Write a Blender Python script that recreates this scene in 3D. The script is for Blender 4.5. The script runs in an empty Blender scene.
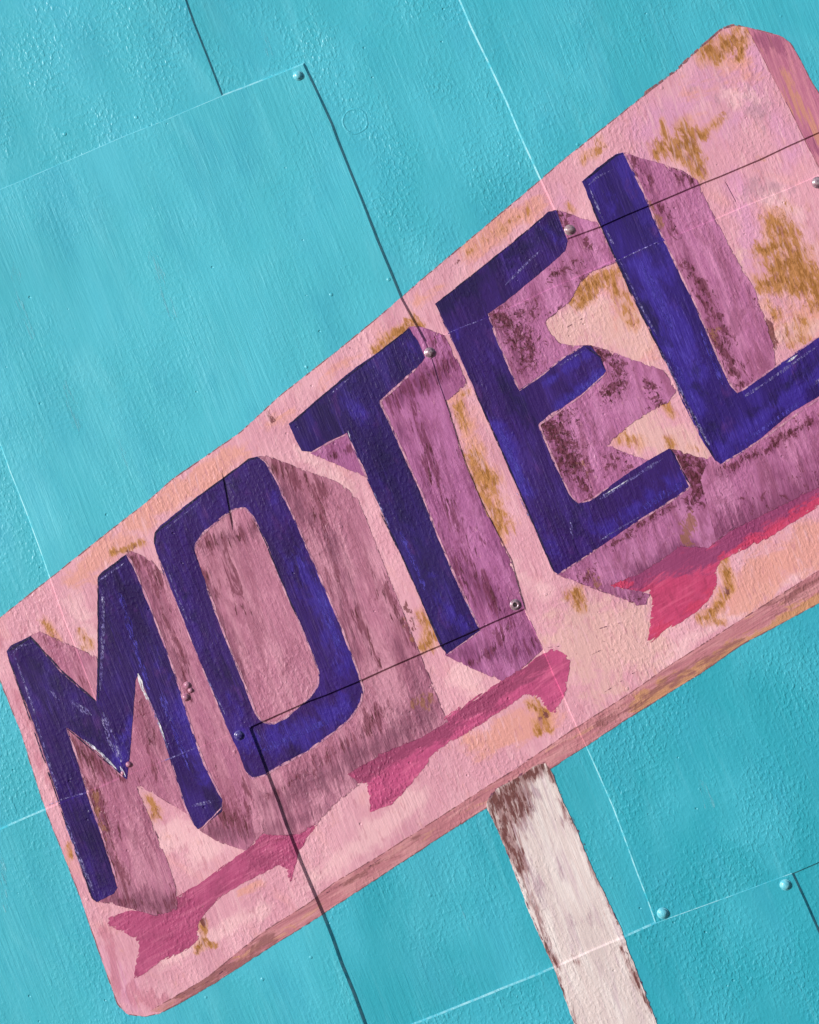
import bpy, math, random
import numpy as np
from mathutils import Vector, Matrix, noise as mnoise
from mathutils.geometry import delaunay_2d_cdt

random.seed(7); np.random.seed(7)
scene = bpy.context.scene
COL = scene.collection
MM = 0.001                      # one millimetre on the wall
ROLL = math.radians(22.6)       # the photographer tilted the camera; the wall itself stands upright
CT, ST = math.cos(ROLL), math.sin(ROLL)
CX, CY, ZC = 409.5, 512.0, 2.4  # middle of the mural, 2.4 m above ground


def uv_of(x, y):                # traced millimetres -> along the wall / up the wall
    a, b = x - CX, y - CY
    return a * CT - b * ST, -(a * ST + b * CT)


# ------------------------------------------------------------------ panels: lapped sheets
P = dict(
    a2=(59, -330), a1=(185, 0), a0=(222, 97),
    b0=(-400, 358), b1=(-80, 223.6), b3=(303, 65),
    c1=(331, 125), c2=(336, 139), c3=(401, 300), d0=(425, 343), c4=(430, 355),
    d1=(487, 318), d2=(607, 264), d3=(720, 218), d4=(819, 176), d5=(1300, -25),
    e0=(310, -330), e1=(460, 0), e2=(568, 238),
    f1=(601, 226), f2=(720, 176), f3=(819, 132), f4=(1300, -75),
    g1=(466, 465), g2=(481, 502), g3=(511, 560), g4=(524, 608),
    h1=(447, 642), h2=(360, 680), h3=(280, 713), i0=(249, 727), i1=(126, 776),
    s1=(78, 650), s2=(0, 440), j1=(0, 830), j2=(-400, 995),
    v1=(277, 800), v2=(308, 881), v3=(322, 914), v4=(364, 1024), m0=(371, 1042), v5=(510, 1400),
    w1=(543, 648), w2=(576, 724), w3=(614, 808), k0=(656, 923), k1=(560, 965), k2=(415, 1024),
    n0=(791, 873), o0=(819, 861), o1=(1300, 660), q0=(819, 935), q1=(1018, 1400),
    x0=(-400, -330), x1=(1300, -330), x2=(1300, 1400), x3=(-400, 1400),
)
# key: polygon, height above the wall, stipple, streak, tone
PANELS = {
    'A': ('x0 a2 a1 a0 b1 b0', 1.75, .7, .35, 0.55),
    'B': ('a2 a1 a0 b3 c1 c2 c3 d0 d1 d2 d3 d4 d5 f4 f3 f2 f1 e2 e1 e0', 0.1, .75, .6, 0.45),
    'C': ('e0 e1 e2 f1 f2 f3 f4 x1', 1.75, .5, .85, 0.35),
    'D': ('b1 a0 b3 c1 c2 c3 d0 c4 g1 g2 g3 g4 h1 h2 h3 i0 i1 s1 s2', 2.5, .30, .72, 0.7),
    'E': ('d0 c4 g1 g2 g3 g4 w1 w2 w3 k0 n0 o0 o1 d5 d4 d3 d2 d1', 1.6, .85, .35, 0.0),
    'F': ('b0 b1 s2 s1 i1 j1 j2', 1.0, .7, .5, 0.5),
    'G': ('j2 j1 i1 i0 v1 v2 v3 v4 m0 v5 x3', 3.0, .55, .7, 0.5),
    'H': ('i0 h3 h2 h1 g4 w1 w2 w3 k0 k1 k2 m0 v4 v3 v2 v1', 0.35, .6, .75, 0.05),
    'I': ('m0 k2 k1 k0 n0 q0 q1 v5', 2.25, .85, .3, 0.0),
    'J': ('n0 o0 o1 x2 q1 q0', -0.2, .9, .35, 0.0),
}
SLOPE = 1.15
_mid = {}


def hand_cut(names):
    """sheets were cut by hand: every shared edge wanders by about half a millimetre"""
    names = names.split()
    out = []
    for i, n in enumerate(names):
        m = names[(i + 1) % len(names)]
        out.append(n)
        a, b = np.array(P[n], float), np.array(P[m], float)
        if n[0] == 'x' or m[0] == 'x' or np.hypot(*(b - a)) > 560 or np.hypot(*(b - a)) < 50:
            continue
        key = tuple(sorted((n, m)))
        if key not in _mid:
            a, b = np.array(P[key[0]], float), np.array(P[key[1]], float)
            L = np.hypot(*(b - a)); c = max(1, int(L / 38)); d = (b - a) / L
            ids = []
            for j in range(1, c + 1):
                p = a + (b - a) * (j + random.uniform(-.25, .25)) / (c + 1) + np.array((-d[1], d[0])) * random.uniform(-.75, .75)
                P['%s_%s_%d' % (key[0], key[1], j)] = tuple(p); ids.append('%s_%s_%d' % (key[0], key[1], j))
            _mid[key] = ids
        out += _mid[key] if key[0] == n else _mid[key][::-1]
    return ' '.join(out)


PANELS = {k: (hand_cut(v[0]),) + v[1:] for k, v in PANELS.items()}
POLY = {k: np.array([P[n] for n in v[0].split()], float) for k, v in PANELS.items()}


def seg_dist(pts, a, b):
    a, b = np.asarray(a, float), np.asarray(b, float)
    d = b - a
    L = max(d @ d, 1e-9)
    t = np.clip(((pts - a) @ d) / L, 0, 1)
    return np.hypot(*(pts - (a + t[:, None] * d)).T)


def line_dist(pts, poly, closed=False):
    n = len(poly)
    out = np.full(len(pts), 1e9)
    for i in range(n if closed else n - 1):
        out = np.minimum(out, seg_dist(pts, poly[i], poly[(i + 1) % n]))
    if n == 1:
        out = np.hypot(*(pts - np.asarray(poly[0], float)).T)
    return out


def inside(pts, poly):
    x, y = pts[:, 0], pts[:, 1]
    r = np.zeros(len(pts), bool)
    n = len(poly)
    for i in range(n):
        x0, y0 = poly[i]; x1, y1 = poly[(i + 1) % n]
        if y0 == y1:
            continue
        c = ((y0 > y) != (y1 > y)) & (x < (x1 - x0) * (y - y0) / (y1 - y0) + x0)
        r ^= c
    return r


def in_loops(pts, loops):
    r = np.zeros(len(pts), bool)
    for l in loops:
        r ^= inside(pts, l)
    return r


def warp(pts):
    x, y = pts[:, 0], pts[:, 1]
    w = 1.5 * np.sin(x / 71 + .4 * np.sin(y / 90)) * np.sin(y / 83 + 1.1)
    w += .8 * np.sin((x * .8 + y * .5) / 37 + 2.0) * np.sin((y - x * .3) / 51)
    w += .22 * np.sin((x - y * .42) / 9.5 + 1.5 * np.sin(y / 47)) * np.sin(y / 61 + x / 140)
    # cupped edges along the laps
    return w


# short cracks: the sheet right of the cut sinks a little
CRACKS = [((222, 472), (233, 532), 1.8), ((724, 180), (737, 205), 1.2)]


def crack(pts):
    w = np.zeros(len(pts))
    for a, b, h in CRACKS:
        a, b = np.array(a, float), np.array(b, float)
        d = b - a; L = np.hypot(*d); d /= L
        rel = pts - a
        t = rel @ d / L
        s = rel[:, 0] * d[1] - rel[:, 1] * d[0]          # >0 right of the cut
        k = np.clip(np.minimum(t, 1 - t) * 6, 0, 1)
        w -= h * k * (s > .01) * np.clip(s / 1.0, 0, 1) * np.exp(-np.clip(s, 0, 99) / 7)
    return w


def height(pts):
    h = np.full(len(pts), -5.0)
    for k, poly in POLY.items():
        hi = PANELS[k][1]
        if (poly.min(0) - 5 > pts.max(0)).any() or (poly.max(0) + 5 < pts.min(0)).any():
            continue
        d = line_dist(pts, poly, True)
        d[inside(pts, poly)] = 0
        d[d < .03] = 0
        h = np.maximum(h, hi - SLOPE * d)
    return h + warp(pts) + crack(pts) + .12


def resample(line, step, closed=False):
    line = [np.array(p, float) for p in line]
    if closed:
        line = line + [line[0]]
    out = []
    for a, b in zip(line[:-1], line[1:]):
        n = max(1, int(math.ceil(np.hypot(*(b - a)) / step)))
        for i in range(n):
            out.append(a + (b - a) * i / n)
    if not closed:
        out.append(line[-1])
    return np.array(out)


# seam lines and the foot of every lap, cut into all paint so that it bends over the steps
SEAMS = []
_seen = {}
for k, v in PANELS.items():
    names = v[0].split()
    for i, n in enumerate(names):
        m = names[(i + 1) % len(names)]
        _seen.setdefault(frozenset((n, m)), []).append(k)
for e, ks in _seen.items():
    if len(ks) != 2:
        continue
    n, m = tuple(e)
    a, b = np.array(P[n], float), np.array(P[m], float)
    SEAMS.append((a, b))
    lo = min(ks, key=lambda q: PANELS[q][1])
    dh = abs(PANELS[ks[0]][1] - PANELS[ks[1]][1])
    d = (b - a) / np.hypot(*(b - a)); nn = np.array((-d[1], d[0]))
    mid = (a + b) / 2
    if not inside((mid + nn * .5)[None], POLY[lo])[0]:
        nn = -nn
    SEAMS.append((a + nn * dh / SLOPE, b + nn * dh / SLOPE))
CRACKLINES = []
for a, b, h in CRACKS:
    a, b = np.array(a, float), np.array(b, float)
    d = (b - a) / np.hypot(*(b - a)); nn = np.array((-d[1], d[0])) * -1
    for o in (0, 1.0, 4, 9, 16):
        CRACKLINES.append((a + nn * o, b + nn * o))
SEAMS += CRACKLINES


def rag(line, amp, seed, closed=True, freq=.16):
    """brush-wobbled outline"""
    pts = resample(line, 1.6, closed)
    out = []
    n = len(pts)
    for i, p in enumerate(pts):
        q0 = pts[(i - 1) % n] if closed or i else pts[i]
        q1 = pts[(i + 1) % n] if closed or i < n - 1 else pts[i]
        t = q1 - q0
        t = t / max(np.hypot(*t), 1e-6)
        nn = np.array((-t[1], t[0]))
        w = mnoise.noise((p[0] * freq, p[1] * freq, seed)) + .7 * mnoise.noise((p[0] * freq * 3, p[1] * freq * 3, seed + 9)) \
            + .8 * mnoise.noise((p[0] * .04, p[1] * .04, seed + 3))
        out.append(p + nn * amp * w)
    return np.array(out)


def smooth_loop(pts, it=1):
    """soften traced corners (Chaikin)"""
    pts = [np.array(p, float) for p in pts]
    for _ in range(it):
        out = []
        for i, p in enumerate(pts):
            q = pts[(i + 1) % len(pts)]
            L = np.hypot(*(q - p))
            c = min(.25, 1.1 / max(L, 1e-6))
            out += [p + (q - p) * c, q - (q - p) * c]
        pts = out
    return pts


def triangulate(loops, step, seams=True):
    loops = [np.asarray(l, float) for l in loops]
    verts, edges = [], []
    for l in loops:
        b = len(verts)
        verts += [tuple(p) for p in l]
        edges += [(b + i, b + (i + 1) % len(l)) for i in range(len(l))]
    allp = np.concatenate(loops)
    mn, mx = allp.min(0), allp.max(0)
    lines = []
    if seams:
        for a, b in (CRACKLINES if seams == 'cracks' else SEAMS):
            if (np.maximum(a, b) < mn - 1).any() or (np.minimum(a, b) > mx + 1).any():
                continue
            pts = resample([a, b], min(step * 1.5, 5))
            keep = ((pts > mn - 12) & (pts < mx + 12)).all(1)
            pts = pts[keep]
            if len(pts) < 2:
                continue
            lines.append(pts)
            base = len(verts)
            verts += [tuple(p) for p in pts]
            edges += [(base + i, base + i + 1) for i in range(len(pts) - 1)]
    xs = np.arange(mn[0], mx[0], step)
    ys = np.arange(mn[1], mx[1], step * .87)
    g = np.array([(x + (step / 2 if j % 2 else 0), y) for j, y in enumerate(ys) for x in xs])
    if len(g):
        g += (np.random.rand(*g.shape) - .5) * step * .25
        g = g[in_loops(g, loops)]
        if len(g):
            ok = np.ones(len(g), bool)
            for l in loops:
                for i in range(len(l)):
                    a, b = l[i], l[(i + 1) % len(l)]
                    bb = (g[:, 0] > min(a[0], b[0]) - step) & (g[:, 0] < max(a[0], b[0]) + step) & \
                         (g[:, 1] > min(a[1], b[1]) - step) & (g[:, 1] < max(a[1], b[1]) + step) & ok
                    idx = np.nonzero(bb)[0]
                    if len(idx):
                        ok[idx[seg_dist(g[idx], a, b) < step * .45]] = False
            for l in lines:
                idx = np.nonzero(ok)[0]
                if len(idx):
                    ok[idx[line_dist(g[idx], [l[0], l[-1]]) < step * .3]] = False
            verts += [tuple(p) for p in g[ok]]
    r = delaunay_2d_cdt([Vector(p) for p in verts], edges, [], 0, 1e-4)
    V = np.array([(p.x, p.y) for p in r[0]])
    F = np.array([f for f in r[2] if len(f) == 3])
    cen = V[F].mean(1)
    F = F[in_loops(cen, loops)]
    used = np.unique(F)
    remap = np.full(len(V), -1); remap[used] = np.arange(len(used))
    V, F = V[used], remap[F]
    # face the camera
    a, b, c = V[F[:, 0]], V[F[:, 1]], V[F[:, 2]]
    area = (b[:, 0] - a[:, 0]) * (c[:, 1] - a[:, 1]) - (b[:, 1] - a[:, 1]) * (c[:, 0] - a[:, 0])
    F[area > 0] = F[area > 0][:, ::-1]
    return V, F


def link(o, parent=None):
    COL.objects.link(o)
    if parent is not None:
        o.parent = parent
    return o


def build(name, V, Z, F, mat, parent, origin=(0, 0, 0), attrs=None, sharp=25):
    """V traced mm, Z mm out of the wall; origin is the parent's place on the wall"""
    V = np.asarray(V, float)
    u, v = uv_of(V[:, 0], V[:, 1])
    co = np.stack([u * MM - origin[0], -np.asarray(Z) * MM - origin[1], v * MM + ZC - origin[2]], 1)
    me = bpy.data.meshes.new(name)
    me.from_pydata(co.tolist(), [], [list(map(int, f)) for f in F])
    at = me.attributes.new('uvmm', 'FLOAT_VECTOR', 'POINT')
    at.data.foreach_set('vector', np.stack([u, v, np.zeros_like(u)], 1).astype(np.float32).ravel())
    for k, val in (attrs or {}).items():
        at = me.attributes.new(k, 'FLOAT', 'POINT')
        at.data.foreach_set('value', np.asarray(val, np.float32))
    me.polygons.foreach_set('use_smooth', [True] * len(me.polygons))
    if sharp:
        me.set_sharp_from_angle(angle=math.radians(sharp))
    me.materials.append(mat)
    me.update()
    return link(bpy.data.objects.new(name, me), parent)


def strokes(pts, dabs):
    """soft mask from brush dabs: (points, width[, strength])"""
    pts = pts + np.array([[3.2 * mnoise.noise((x * .07, y * .07, 5.1)) + 1.6 * mnoise.noise((x * .21, y * .21, 9.3)),
                           3.2 * mnoise.noise((x * .07, y * .07, 15.7)) + 1.6 * mnoise.noise((x * .21, y * .21, 29.3))] for x, y in pts])
    out = np.zeros(len(pts))
    for d in dabs:
        line, w = d[0], d[1]
        s = d[2] if len(d) > 2 else 1.0
        dist = line_dist(pts, line)
        out = np.maximum(out, s * np.clip(1.12 - dist / (1.75 * w), 0, 1.1))
    return out


# ------------------------------------------------------------------ materials
def lin(c):
    return tuple(((x / 255) / 12.92 if x / 255 <= .04045 else ((x / 255 + .055) / 1.055) ** 2.4) for x in c)


ALB = 0.98


def rgb(*c):
    r = [min(.85, q * ALB) for q in lin(c)]
    return (*r, 1)


class G:
    def __init__(s, name):
        s.m = bpy.data.materials.new(name); s.m.use_nodes = True
        s.t = s.m.node_tree; s.t.nodes.clear()
        s.uv = s.n('ShaderNodeAttribute'); s.uv.attribute_name = 'uvmm'
        s.cache = {}

    def n(s, typ, **kw):
        o = s.t.nodes.new(typ)
        for k, v in kw.items():
            setattr(o, k, v)
        return o

    def put(s, sock, v):
        if isinstance(v, bpy.types.NodeSocket):
            s.t.links.new(v, sock)
        else:
            sock.default_value = v

    def math(s, op, a, b=0.0, clamp=False):
        o = s.n('ShaderNodeMath', operation=op, use_clamp=clamp)
        s.put(o.inputs[0], a); s.put(o.inputs[1], b)
        return o.outputs[0]

    def attr(s, name):
        o = s.n('ShaderNodeAttribute'); o.attribute_name = name
        return o.outputs['Fac']

    def coords(s, ang, su, sv, seed=0):
        """brush space: rotated by ang (0 = bristles run up the wall), scaled"""
        key = (ang, su, sv, seed)
        if key not in s.cache:
            r = s.n('ShaderNodeMapping'); r.inputs['Rotation'].default_value = (0, 0, math.radians(ang))
            s.t.links.new(s.uv.outputs['Vector'], r.inputs['Vector'])
            m = s.n('ShaderNodeMapping')
            m.inputs['Scale'].default_value = (su, sv, 1); m.inputs['Location'].default_value = (seed * 7.3, seed * 3.1, seed)
            s.t.links.new(r.outputs[0], m.inputs['Vector'])
            s.cache[key] = m.outputs[0]
        return s.cache[key]

    def noise(s, ang=0, su=.1, sv=.1, seed=0, detail=3, rough=.55, dist=0.0):
        key = ('n', ang, su, sv, seed, detail, rough, dist)
        if key not in s.cache:
            o = s.n('ShaderNodeTexNoise'); o.noise_dimensions = '3D'
            o.inputs['Scale'].default_value = 1; o.inputs['Detail'].default_value = detail
            o.inputs['Roughness'].default_value = rough; o.inputs['Distortion'].default_value = dist
            s.t.links.new(s.coords(ang, su, sv, seed), o.inputs['Vector'])
            s.cache[key] = o.outputs['Fac']
        return s.cache[key]

    def step(s, v, lo, hi, out=1.0):
        o = s.n('ShaderNodeMapRange', interpolation_type='SMOOTHSTEP')
        s.put(o.inputs['Value'], v)
        o.inputs['From Min'].default_value = lo; o.inputs['From Max'].default_value = hi
        o.inputs['To Min'].default_value = 0; o.inputs['To Max'].default_value = out
        return o.outputs[0]

    def step2(s, v):
        o = s.n('ShaderNodeMapRange', clamp=False)
        s.put(o.inputs['Value'], v)
        o.inputs['From Min'].default_value = .26; o.inputs['From Max'].default_value = .74
        return o.outputs[0]

    def mix(s, f, a, b):
        o = s.n('ShaderNodeMix', data_type='RGBA')
        s.put(o.inputs[0], f); s.put(o.inputs[6], a); s.put(o.inputs[7], b)
        return o.outputs[2]

    def dry_edge(s, ang, su, sv, seed, reach):
        nz = s.step2(s.noise(ang, su, sv, seed, 4, .7, .4))
        return s.step(s.math('SUBTRACT', s.attr('rim'), s.math('MULTIPLY', s.math('SUBTRACT', nz, .55), reach * 2)), -.02, .10)

    def finish(s, col, rough=.45, stip=1., streak=.5, ang=0, spec=.35, alpha=None, pits=0., seed=0, coat=0.):
        """relief: roller stipple, bristle streaks, a few pinholes"""
        st1 = s.noise(0, .27, .19, 31 + seed, 1, .5, .15)
        st2 = s.noise(12, .55, .40, 33 + seed, 1, .6, 0)
        h = s.math('MULTIPLY', s.step(st1, .42, .70), .70 * stip)
        h = s.math('ADD', h, s.math('MULTIPLY', st2, .42 * stip))
        big = s.step(s.noise(0, .011, .008, 37 + seed, 3), .38, .62)       # where the stipple is strong
        h = s.math('MULTIPLY', h, s.math('ADD', s.math('MULTIPLY', big, .95), .25))
        k1 = s.noise(ang + 2, .30, .013, 41 + seed, 3, .6, .25)
        k2 = s.noise(ang - 5, .75, .04, 43 + seed, 2, .6, .2)
        big2 = s.step(s.noise(ang, .014, .009, 47 + seed, 2), .3, .62)
        kk = s.math('ADD', s.math('MULTIPLY', k1, 1.3 * streak), s.math('MULTIPLY', k2, .45 * streak))
        h = s.math('ADD', h, s.math('MULTIPLY', kk, s.math('ADD', s.math('MULTIPLY', big2, .8), .3)))
        if pits:
            v = s.n('ShaderNodeTexVoronoi'); v.inputs['Scale'].default_value = 1
            s.t.links.new(s.coords(0, .035, .035, 3 + seed), v.inputs['Vector'])
            h = s.math('SUBTRACT', h, s.step(s.math('MULTIPLY', v.outputs['Distance'], -1), -.055, -.02, 1.6 * pits))
            v2 = s.n('ShaderNodeTexVoronoi'); v2.inputs['Scale'].default_value = 1
            s.t.links.new(s.coords(0, .022, .022, 8 + seed), v2.inputs['Vector'])
            h = s.math('ADD', h, s.step(s.math('MULTIPLY', v2.outputs['Distance'], -1), -.05, -.02, 1.3 * pits))
        b = s.n('ShaderNodeBump'); b.inputs['Strength'].default_value = 1; b.inputs['Distance'].default_value = .00062
        s.put(b.inputs['Height'], h)
        p = s.n('ShaderNodeBsdfPrincipled')
        s.put(p.inputs['Base Color'], col)
        rr = s.math('ADD', s.math('MULTIPLY', s.noise(0, .05, .03, 51, 3), .25), rough - .12)
        s.put(p.inputs['Roughness'], rr)
        p.inputs['Specular IOR Level'].default_value = spec
        p.inputs['Coat Weight'].default_value = coat
        p.inputs['Coat Roughness'].default_value = .25
        s.t.links.new(b.outputs[0], p.inputs['Normal'])
        out = s.n('ShaderNodeOutputMaterial')
        if alpha is not None:
            tr = s.n('ShaderNodeBsdfTransparent'); mx = s.n('ShaderNodeMixShader')
            s.put(mx.inputs[0], alpha)
            s.t.links.new(tr.outputs[0], mx.inputs[1]); s.t.links.new(p.outputs[0], mx.inputs[2])
            s.t.links.new(mx.outputs[0], out.inputs[0])
        else:
            s.t.links.new(p.outputs[0], out.inputs[0])
        return s.m

    def layer(s, col, mask, colour, ang=0, su=.12, sv=.12, seed=0, amp=.9, lo=.42, hi=.58, strength=1., rough=.65, dist=.4):
        nz = s.noise(ang, su, sv, seed, 4, .72, dist)
        nz = s.step2(nz)
        v = s.math('ADD', s.attr(mask), s.math('MULTIPLY', s.math('SUBTRACT', nz, .56), amp * 1.5))
        return s.mix(s.step(v, lo, hi, strength), col, colour)

    def tone(s, col, colour, ang=0, su=.1, sv=.1, seed=0, lo=.4, hi=.65, strength=.6, detail=3, rough=.6, dist=.3):
        return s.mix(s.step(s.noise(ang, su, sv, seed, detail, rough, dist), lo, hi, strength), col, colour)


def teal(name, tone, stip, streak, seed):
    g = G(name)
    a, b = (50, 165, 184), (83, 190, 207)
    base = rgb(*[a[i] + (b[i] - a[i]) * tone for i in range(3)])
    c = g.tone(base, rgb(86, 193, 216), 3, .010, .006, seed, .38, .7, .45)
    c = g.tone(c, rgb(58, 166, 192), -3, .02, .008, seed + 5, .45, .72, .45)
    c = g.tone(c, rgb(108, 204, 222), 2, .12, .008, seed + 11, .56, .78, .25)
    c = g.tone(c, rgb(112, 206, 223), 4, .016, .005, seed + 13, .50, .75, .4 * tone + .1, 4, .6, .8)
    c = g.tone(c, rgb(56, 166, 192), 2, .2, .012, seed + 17, .54, .76, .22)
    c = g.mix(g.math('MULTIPLY', g.attr('edge'), g.step(g.noise(0, .05, .05, seed + 19, 4, .7), .35, .6, .5)), c, rgb(186, 218, 222))  # pale tint on the bevels paints in the bright highlight along seams
    return g.finish(c, .38, stip * .82, streak * .85, 0, .5, None, .6, seed)


M = {}
# pink board
g = G('pink board paint')
c = rgb(217, 154, 171)
c = g.tone(c, rgb(231, 174, 187), 8, .02, .01, 1, .42, .66, .75)
c = g.tone(c, rgb(203, 137, 158), 4, .035, .012, 2, .5, .72, .5)
c = g.tone(c, rgb(228, 162, 158), -30, .03, .012, 3, .54, .72, .4)
c = g.layer(c, 'lilac', rgb(214, 150, 184), 10, .02, .012, 21, .7, .25, .95, .85)
c = g.layer(c, 'pale', rgb(238, 188, 194), 60, .03, .02, 22, .8, .3, .95, .8)
c = g.layer(c, 'peach', rgb(224, 156, 142), 78, .05, .025, 4, .55, .35, .75, .8)
c = g.layer(c, 'cream', rgb(224, 176, 172), 20, .06, .05, 5, .5, .35, .8, .85)
c = g.layer(c, 'rose', rgb(196, 122, 142), 10, .08, .02, 6, .6, .4, .7, .75)
c = g.layer(c, 'grey', rgb(178, 134, 150), 10, .07, .04, 7, .8, .45, .8, .6)
c = g.layer(c, 'gold', rgb(212, 150, 118), 0, .07, .03, 8, .7, .12, .75, .65)
c = g.layer(c, 'gold', rgb(178, 120, 58), 2, .17, .06, 9, .95, .45, .85, .85)
c = g.layer(c, 'gold', rgb(144, 92, 38), 2, .24, .08, 19, 1.0, .78, 1.12, .75)
c = g.layer(c, 'brown', rgb(116, 62, 66), 0, .2, .09, 10, .8, .48, .66, .9)
c = g.tone(c, rgb(232, 178, 188), 6, .22, .03, 14, .55, .68, .55)
c = g.tone(c, rgb(192, 126, 142), 6, .26, .05, 15, .56, .68, .5)
c = g.tone(c, rgb(150, 96, 100), 10, .25, .12, 12, .66, .74, .6, 4, .7)
M['face'] = g.finish(c, .42, .55, .6, 0, .3, None, .5, 3)

g = G('bottom edge paint')
c = rgb(188, 120, 130)
c = g.tone(c, rgb(208, 146, 150), 81, .12, .02, 1, .42, .62, .8)
c = g.tone(c, rgb(158, 96, 108), 83, .2, .02, 2, .5, .70, .7)
c = g.tone(c, rgb(206, 150, 126), 81, .15, .03, 3, .58, .70, .6)
c = g.layer(c, 'tan', rgb(198, 142, 104), 81, .16, .05, 5, .6, .4, .7, .9)
c = g.layer(c, 'brown', rgb(142, 88, 90), 81, .16, .03, 4, .8, .42, .85, .8)
M['edge'] = g.finish(c, .5, .6, .7, 81, .3, None, 0, 5)

g = G('end edge paint')
c = rgb(186, 112, 138)
c = g.tone(c, rgb(204, 132, 148), 2, .2, .02, 1, .45, .65, .75)
c = g.tone(c, rgb(166, 90, 122), 2, .12, .02, 2, .5, .7, .7)
c = g.tone(c, rgb(206, 146, 112), 2, .35, .02, 3, .63, .7, .7)
c = g.layer(c, 'tan', rgb(202, 140, 112), 2, .35, .02, 5, .8, .5, .75, .7)
c = g.layer(c, 'brown', rgb(150, 80, 112), 2, .2, .03, 4, .6, .42, .66, .7)
M['end'] = g.finish(c, .5, .4, .9, 0, .3, None, 0, 6)


def mauve(name, base, light, dark, plum, seed, fine=(.2, .022), ang=0):
    g = G(name)
    c = rgb(*base)
    sh = [base[i] * .62 + dark[i] * .38 for i in range(3)]
    c = g.tone(c, rgb(*light), ang + 4, .05, .010, seed, .42, .64, .75, 3)
    c = g.tone(c, rgb(*sh), ang + 6, .07, .012, seed + 1, .48, .66, .75, 3)
    c = g.tone(c, rgb(*sh), ang + 16, .05, .025, seed + 12, .50, .66, .6, 4, .7, .8)
    c = g.tone(c, rgb(*[min(255, x * 1.10) for x in light]), ang - 3, .20, .05, seed + 2, .52, .66, .32, 4, .7)
    c = g.tone(c, rgb(*[x * .88 for x in sh]), ang + 3, .14, .05, seed + 9, .52, .66, .34, 4, .75, 1.2)
    c = g.tone(c, rgb(214, 152, 170), ang, .32, .12, seed + 3, .61, .69, .45, 4, .7)
    c = g.layer(c, 'plum', rgb(*plum), ang + 4, .09, .016, seed + 14, .9, .25, 1.0, .7)
    c = g.layer(c, 'plum', rgb(*[x * .86 for x in plum]), ang + 7, .30, .022, seed + 15, 1.2, .55, .95, .6, .7)
    c = g.layer(c, 'dark', rgb(*dark), ang + 5, fine[0] * .7, fine[1], seed + 4, 1.2, .50, .85, .8, .75, .6)
    c = g.layer(c, 'dark', rgb(dark[0] * .74, dark[1] * .66, dark[2] * .62), ang + 8, fine[0] * 1.5, fine[1] * 1.8, seed + 5, 1.4, .84, 1.04, .88)
    c = g.tone(c, rgb(*[min(255, x * 1.13) for x in light]), ang + 2, .36, .03, seed + 8, .60, .68, .35, 4, .7)
    c = g.layer(c, 'rust', rgb(150, 98, 76), ang, .16, .08, seed + 6, .9, .45, .8, .8)
    return g.finish(c, .40, .6, .75, ang, .4, g.dry_edge(ang + 10, .2, .06, seed + 16, .7), .5, seed)


M['side_rose'] = mauve('rose letter side paint', (178, 108, 138), (200, 136, 158), (116, 54, 74), (134, 74, 100), 1)
M['side_rose2'] = mauve('dusty rose letter side paint', (184, 116, 142), (206, 144, 164), (120, 58, 78), (136, 76, 102), 11)
M['side_mauve'] = mauve('mauve letter side paint', (168, 96, 146), (194, 122, 172), (110, 46, 76), (132, 64, 110), 21)
M['side_lilac'] = mauve('lilac letter side paint', (176, 104, 150), (200, 130, 174), (94, 38, 50), (136, 70, 110), 31, (.2, .12))
M['side_lilac2'] = mauve('pale lilac letter side paint', (178, 106, 150), (202, 132, 172), (100, 42, 58), (140, 70, 110), 41, (.2, .07))


def indigo(name, base, bright, dark, seed, ang=0):
    g = G(name)
    c = rgb(*base)
    c = g.tone(c, rgb(*bright), ang + 4, .05, .014, seed, .46, .66, .7)
    c = g.tone(c, rgb(*dark), ang - 4, .05, .010, seed + 1, .48, .72, .7, 2)
    c = g.tone(c, rgb(*[min(255, x * 1.2 + 6) for x in bright]), ang + 2, .28, .02, seed + 2, .56, .74, .35)
    c = g.tone(c, rgb(*[x * .8 for x in dark]), ang - 2, .3, .02, seed + 3, .56, .76, .3)
    c = g.tone(c, rgb(86, 46, 118), ang, .06, .03, seed + 4, .56, .72, .5)
    c = g.layer(c, 'bright', rgb(62, 43, 146), ang, .07, .03, seed + 5, .7, .3, .95, .75)
    c = g.layer(c, 'bright', rgb(80, 64, 168), ang + 2, .4, .06, seed + 8, 1.1, .8, 1.15, .55)
    c = g.layer(c, 'dark', rgb(34, 22, 70), ang, .06, .03, seed + 6, .7, .3, .9, .8)
    c = g.tone(c, rgb(104, 90, 156), ang, .35, .12, seed + 7, .66, .74, .5, 4, .7)
    return g.finish(c, .34, .42, .95, ang, .34, None, .6, seed + 2, 0)


M['ind_dark'] = indigo('deep indigo letter paint', (49, 26, 94), (61, 39, 124), (37, 20, 68), 2)
M['ind_viol'] = indigo('violet indigo letter paint', (53, 27, 97), (66, 41, 127), (41, 21, 72), 12)
M['ind_navy'] = indigo('navy indigo letter paint', (45, 25, 91), (57, 38, 119), (35, 20, 68), 22)
M['ind_blue'] = indigo('blue indigo letter paint', (48, 27, 106), (63, 43, 142), (38, 21, 76), 32)


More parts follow.
